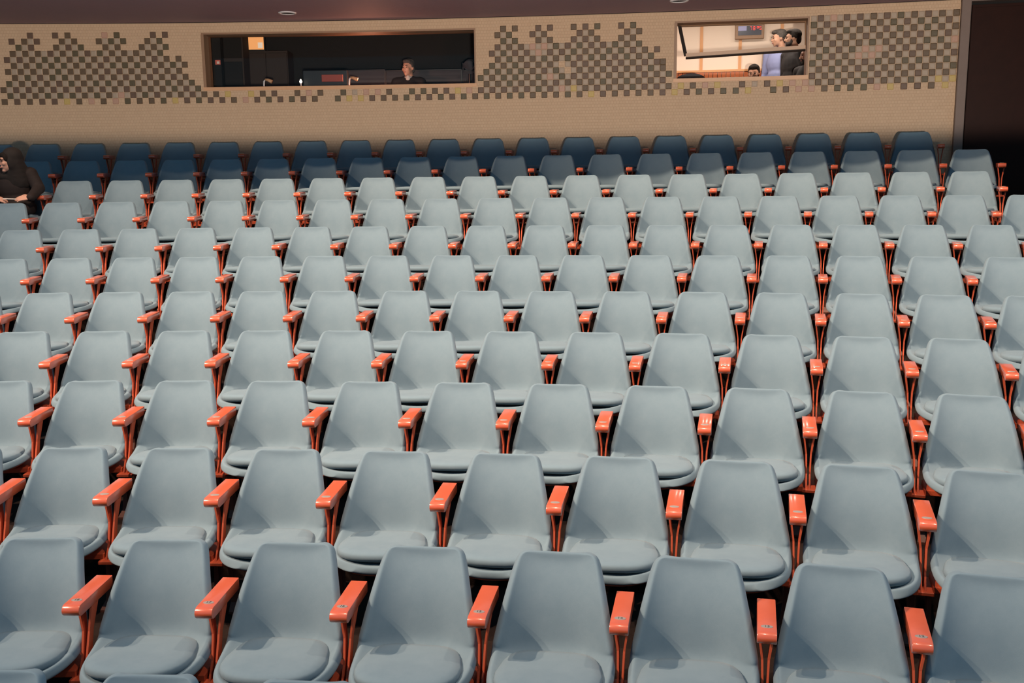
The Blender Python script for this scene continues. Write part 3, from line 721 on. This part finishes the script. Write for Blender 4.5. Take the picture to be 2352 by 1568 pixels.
def dark_panel():
    R = 38.28; p, rz = place(532, 150, R, ZB)
    root = empty('equipment_rack', p, rz); tag(root, 'tall narrow brown rack standing left of the two-door cabinet', 'rack'); k = mpp(R)
    local_box(root, 'frame', 'booth_brown', (-27*k, 27*k, 0, .35, 0, 2.0)); 
    for i in range(4): local_box(root, 'panel', 'booth_dark', (-24*k, 24*k, -.012, 0, .15+i*.45, .55+i*.45), bev=.004)
dark_panel()
def partition():
    R = 38.3; k = mpp(R)
    for i, (u0, u1) in enumerate(((797, 884), (888, 1058), (1062, 1140))):
        u = (u0+u1)/2; p, rz = place(u, 180, R, ZB); top = at_px(u, 160, R).z; w = (u1-u0)*k/2
        root = empty('acoustic_screen', p, rz); tag(root, ['grey felt divider behind the desk monitor in the control room', 'wide grey felt divider behind the person in the control room', 'grey felt divider under the dark follow spot'][i], 'divider', 'grey dividers in the control room')
        local_box(root, 'felt_panel', 'booth_grey', (-w+.01, w-.01, 0, .05, .08, top-ZB-.01), bev=.006)
        local_box(root, 'frame', 'black_plastic', (-w, w, -.005, .055, top-ZB-.012, top-ZB), (-w, -w+.012, -.005, .055, 0, top-ZB), (w-.012, w, -.005, .055, 0, top-ZB))
partition()
def desk_monitor():
    R = R_IN+0.32; p, rz = place(748, 190, R, zt1); k = mpp(R); top = at_px(748, 161, R).z-zt1
    root = empty('desk_monitor', p, rz); tag(root, 'large black desk monitor with red light painted along its top edge', 'monitor')
    w = 50*k
    bm = bmesh.new(); prism(bm, [(-.02, .05), (-.025, top), (.05, top), (.12, top*.8), (.12, .08)], -w, w); bevel_all(bm, .012, 2); new_obj('housing', mesh_of(bm, 'housing'), root, 'black_plastic')
    local_box(root, 'stand', 'black_plastic', (-.12, .12, -.08, .12, 0, .02), (-.04, .04, .0, .06, .0, .08))
    local_box(root, 'painted_edge_glow', 'painted_red_light', (-w*.15, w*.80, -.034, -.022, top*.55, top*.82), bev=.003)
    local_box(root, 'badge', 'white_metal', (w*.22, w*.34, -.030, -.022, top*.22, top*.36))
desk_monitor()
def gooseneck(u, v0, lab):
    R = R_IN+0.12; p, rz = place(u, 190, R, zt1); h = at_px(u, v0, R).z - zt1
    root = empty('gooseneck_lamp', p, rz); tag(root, lab, 'desk lamp', 'gooseneck lamps on the control desk')
    bm = bmesh.new(); tube(bm, [(0, 0, 0), (0, 0, .02)], [.05, .04], 14); new_obj('base', mesh_of(bm, 'base'), root, 'black_plastic')
    bm = bmesh.new(); tube(bm, [(0, 0, .01), (0, 0, h*.6), (.004, 0, h*.9), (.03, -.01, h)], .011, 8); new_obj('neck', mesh_of(bm, 'neck'), root, 'white_metal', True)
    bm = bmesh.new(); tube(bm, [(.022, -.008, h), (.06, -.012, h-.006), (.115, -.02, h-.03)], [.016, .02, .026], 10); new_obj('lamp_head', mesh_of(bm, 'lamp_head'), root, 'sill_wood', True)
gooseneck(606, 183, 'bent pale gooseneck lamp beside the orange screen cabinet'); gooseneck(802, 178, 'bent pale gooseneck lamp beside the black desk monitor')
def glow_lamp():
    R = R_IN+0.15; p, rz = place(691, 190, R, zt1); root = empty('desk_light', p, rz); tag(root, 'tiny glowing white desk light between gooseneck lamps', 'desk lamp'); h = at_px(691, 187, R).z-zt1
    bm = bmesh.new(); tube(bm, [(0, 0, 0), (0, 0, .015), (0, 0, h-.01)], [.05, .012, .008], 10); new_obj('stem', mesh_of(bm, 'stem'), root, 'white_metal')
    bm = bmesh.new(); tube(bm, [(0, 0, h-.02), (0, 0, h), (0, 0, h+.03)], [.014, .020, .006], 10); new_obj('bulb', mesh_of(bm, 'bulb'), root, 'lamp_glow', True)
glow_lamp()
def sticker():
    p, rz = place(500, 143, R_IN+0.72); root = empty('left_post', (p.x, p.y, ZB), rz); tag(root, 'dark post by the booth window carrying a small red and white sticker', 'post'); root.name = 'dark_post'
    local_box(root, 'post', 'booth_dark', (-.10, .045, .01, .14, 0, 4.62-ZB))
    z = p.z-ZB; s = local_box(root, 'sticker', 'sticker_red', (-.035, .035, .003, .011, z-.03, z+.03)); local_box(root, 'sticker_print', 'paper_white', (-.012, .022, .001, .004, z-.02, z+.012), parent=s)
sticker()
def follow_spot():
    p, rz = place(1079, 148, 38.0); root = empty('follow_spot', (p.x, p.y, ZB), rz); tag(root, 'small dark follow spot on a stand near the right booth jamb', 'spotlight'); z = p.z-ZB
    bm = bmesh.new(); tube(bm, [(0, -.10, z-.03), (0, -.09, z-.02), (0, .08, z+.02), (0, .10, z+.03)], [.085, .075, .07, .04], 14); new_obj('lamp_body', mesh_of(bm, 'lamp_body'), root, 'booth_grey', True)
    bm = bmesh.new(); tube(bm, [(0, 0, 0), (0, 0, z-.12)], .018, 8); new_obj('stand', mesh_of(bm, 'stand'), root, 'black_plastic')
    local_box(root, 'yoke', 'booth_grey', (-.10, -.09, -.02, .02, z-.12, z+.02), (.09, .10, -.02, .02, z-.12, z+.02), (-.10, .10, -.02, .02, z-.13, z-.11))
    for i in range(3):
        t = i*2*math.pi/3; bm = bmesh.new(); tube(bm, [(0, 0, .35), (.30*math.cos(t), .30*math.sin(t), .012)], .012, 6); new_obj('leg', mesh_of(bm, 'leg'), root, 'black_plastic')
follow_spot()
def booth_man():
    R = 37.95; p, rz = place(938, 156, R); zf = ZB
    st = empty('bar_stool', (p.x, p.y, zf), rz); tag(st, 'black stool under the person in the control room', 'stool')
    root = empty('person', (p.x, p.y, 0), rz); tag(root, 'seated person with short grey hair and black jacket in the dark control room', 'person')
    z_head = p.z; root.location.z = z_head-1.60
    sz = root.location.z + .93 - .12 - zf
    bm = bmesh.new(); tube(bm, [(0, .02, sz-.05), (0, .02, sz-.04), (0, .02, sz)], [.15, .18, .17], 18); new_obj('seat', mesh_of(bm, 'seat'), st, 'black_plastic')
    bm = bmesh.new(); tube(bm, [(0, .02, 0), (0, .02, .02), (0, .02, .04), (0, .02, sz-.04)], [.20, .19, .03, .025], 16); new_obj('column', mesh_of(bm, 'column'), st, 'black_plastic')
    standing(root, Hm(0, -.02, 1.60, -24, 3, 0), 'shirt_black', 'trousers', 'hair_grey', 'skin', sit=True, collar='shirt_white')
booth_man()
# -- lit booth
zt2 = worktop('booth_desk', W2, 'desk under the lit booth window')
RB = 39.4
def battens():
    n = 0
    for u in (1528, 1611, 1700, 1795, 1880):
        p, rz = place(u, 110, RB-0.012); bm = bmesh.new(); box(bm, -.022, .022, -.012, .012, ZB+.9-p.z, 4.6-p.z)
        o = new_obj('trim_%d' % (n+2), mesh_of(bm, 'batten'), None, 'batten_orange'); o.location = p; o.rotation_euler = (0, 0, rz); tag(o, 'orange timber batten on the cream booth wall', kind='structure'); n += 1
    root = empty('wainscot_panelling', pol(0.192, RB-0.03, ZB)); tag(root, 'orange red board wainscot along the lit booth wall', kind='structure'); root.name = 'trim_7'
    top = at_px(1700, 159, RB-0.03).z; me = None
    a = 0.149
    while a < 0.234:
        bm = bmesh.new(); arc_box(bm, a, a+0.00145, RB-0.035, RB-0.005, ZB, top-.03, 1)
        for v in bm.verts: v.co -= root.location
        new_obj('plank', mesh_of(bm, 'plank'), root, 'wainscot_red'); a += 0.00165
    bm = bmesh.new(); arc_box(bm, 0.149, 0.2345, RB-0.05, RB-0.002, top-.03, top, 10)
    for v in bm.verts: v.co -= root.location
    new_obj('cap_rail', mesh_of(bm, 'cap_rail'), root, 'batten_orange')
battens()
def led_clock():
    R = RB-0.07; p, rz = place(1722, 71, R); k = mpp(R)
    root = empty('wall_clock', p, rz); tag(root, 'digital wall clock with red figures in a brown wooden case', 'clock')
    w, h = 30*k, 16.5*k
    local_box(root, 'case', 'frame_wood', (-w, w, -.02, .05, -h, h), bev=.006)
    fc = local_box(root, 'clock_face', 'led_panel', (-w*.80, w*.80, -.026, -.018, -h*.55, h*.62))
    local_box(root, 'label_plate', 'led_label', (-w*.80, -w*.22, -.030, -.024, h*.02, h*.58))
    def digit(x, segs, s):
        S = {'t': (-1, 1, .85, 1), 'm': (-1, 1, -.08, .08), 'b': (-1, 1, -1, -.85), 'tl': (-1, -.75, 0, 1), 'tr': (.75, 1, 0, 1), 'bl': (-1, -.75, -1, 0), 'br': (.75, 1, -1, 0)}
        return [(x+S[q][0]*s*.5, x+S[q][1]*s*.5, -.032, -.025, h*.28+S[q][2]*s, h*.28+S[q][3]*s) for q in segs]
    bs = digit(w*.08, ('t', 'tr', 'br'), h*.22) + digit(w*.30, ('t', 'm', 'b', 'tl', 'tr', 'bl', 'br'), h*.22) + digit(w*.54, ('t', 'm', 'tr', 'tl'), h*.22) + digit(w*.72, ('t', 'm', 'tl', 'br', 'b'), h*.22)
    local_box(root, 'red_figures', 'led_red', *bs, parent=fc)
led_clock()
def man(u, v, R, lab, head_z_local, yaw_body, yaw_head, pitch, **kw):
    p, rz = place(u, v, R); root = empty('person', (p.x, p.y, p.z-head_z_local), rz + math.radians(yaw_body)); tag(root, lab, 'person')
    standing(root, Hm(0, -.01, head_z_local, yaw_head, pitch), **kw); return root
man(1790, 88, 38.95, 'standing person with grey hair and blue shirt in the lit booth', 1.62, -35, -42, 6, shirt='shirt_blue', trousers='trousers', hairm='hair_grey', skin='skin_tan', fringe=.012)
man(1822, 88, 38.35, 'standing bearded person in a black shirt in the lit booth', 1.62, -60, -30, 2, shirt='shirt_black', trousers='trousers', hairm='hair_black', skin='skin_tan', beard=True)
man(1857, 126, 37.72, 'person with dark beard half hidden by the edge of the lit booth window', 1.46, -50, -30, 10, stature=0.90, shirt='shirt_black', trousers='trousers', hairm='hair_black', skin='skin', beard=True)
def seated_in_booth():
    p, rz = place(1731, 169, 38.35); root = empty('person', (p.x, p.y, p.z-1.58), rz); tag(root, 'black haired person seated low behind the lit booth window sill', 'person')
    standing(root, Hm(0, -.02, 1.58, -12, 10), 'shirt_black', 'trousers', 'hair_black', 'skin', fringe=.014, sit=True)
    st = empty('office_chair', (p.x, p.y, ZB), rz); tag(st, 'grey office chair under the black haired person', 'chair'); h = root.location.z+.93-.12-ZB
    local_box(st, 'seat', 'chair_grey', (-.22, .22, -.2, .22, h-.06, h), bev=.02); 
    local_box(st, 'backrest', 'chair_grey', (-.20, .20, .20, .25, h+.05, h+.40), bev=.02); bm = bmesh.new(); tube(bm, [(0, 0, 0), (0, 0, .03), (0, 0, .05), (0, 0, h-.05)], [.22, .20, .03, .025], 12); new_obj('column', mesh_of(bm, 'column'), st, 'black_plastic')
    q, rz2 = place(1587, 180, 37.9); c = empty('office_chair', (q.x, q.y, ZB), rz2); tag(c, 'empty dark office chair showing only its rounded back over the sill', 'chair'); top = at_px(1587, 168, 37.9).z-ZB
    bm = bmesh.new(); n = 12; pts = [(-.21, top-.42), (.21, top-.42)] + [(.21*math.cos(t*math.pi/n), top-.10+.10*math.sin(t*math.pi/n)) for t in range(n+1)]
    A = [bm.verts.new((x, .02, z)) for x, z in pts]; B = [bm.verts.new((x, .07, z)) for x, z in pts]
    bm.faces.new(A); bm.faces.new(B[::-1])
    for i in range(len(pts)): bm.faces.new((A[i], A[(i+1) % len(pts)], B[(i+1) % len(pts)], B[i]))
    new_obj('backrest', mesh_of(bm, 'backrest'), c, 'chair_grey'); hs = top-.45
    local_box(c, 'seat', 'chair_grey', (-.22, .22, -.40, .06, hs-.05, hs+.02), bev=.02)
    bm = bmesh.new(); tube(bm, [(0, -.17, 0), (0, -.17, .03), (0, -.17, .05), (0, -.17, hs-.04)], [.22, .20, .03, .025], 12); new_obj('column', mesh_of(bm, 'column'), c, 'black_plastic')
seated_in_booth()
# -- booth ceiling lamps (real fixtures with their own light)
for i, a in enumerate((0.163, 0.182, 0.201)):
    q = pol(a, 38.3, 4.62); root = empty('booth_ceiling_lamp', q, -a); tag(root, 'flush round white lamp on the lit booth ceiling', 'ceiling light', 'lamps on the lit booth ceiling')
    bm = bmesh.new(); tube(bm, [(0, 0, .0), (0, 0, -.03), (0, 0, -.045)], [.14, .14, .11], 20); new_obj('diffuser', mesh_of(bm, 'diffuser'), root, 'lamp_glow', True)
    d = bpy.data.lights.new('booth_lamp', 'AREA'); d.shape = 'DISK'; d.size = 0.25; d.energy = 11; d.color = (1.0, 0.86, 0.74)
    l = bpy.data.objects.new('booth_lamp_light', d); COL.objects.link(l); l.location = q + Vector((0, 0, -.06))
d = bpy.data.lights.new('added_face_light', 'POINT'); d.energy = 16.0; d.color = (1.0, 0.38, 0.22); d.shadow_soft_size = 0.05  # added red fill for the seated person, belongs to no fixture
l = bpy.data.objects.new('added_face_light', d); COL.objects.link(l); pp, _ = place(850, 180, R_IN+0.30); l.location = (pp.x, pp.y, zt1+0.22)

bpy.data.scenes.remove(SCRATCH)
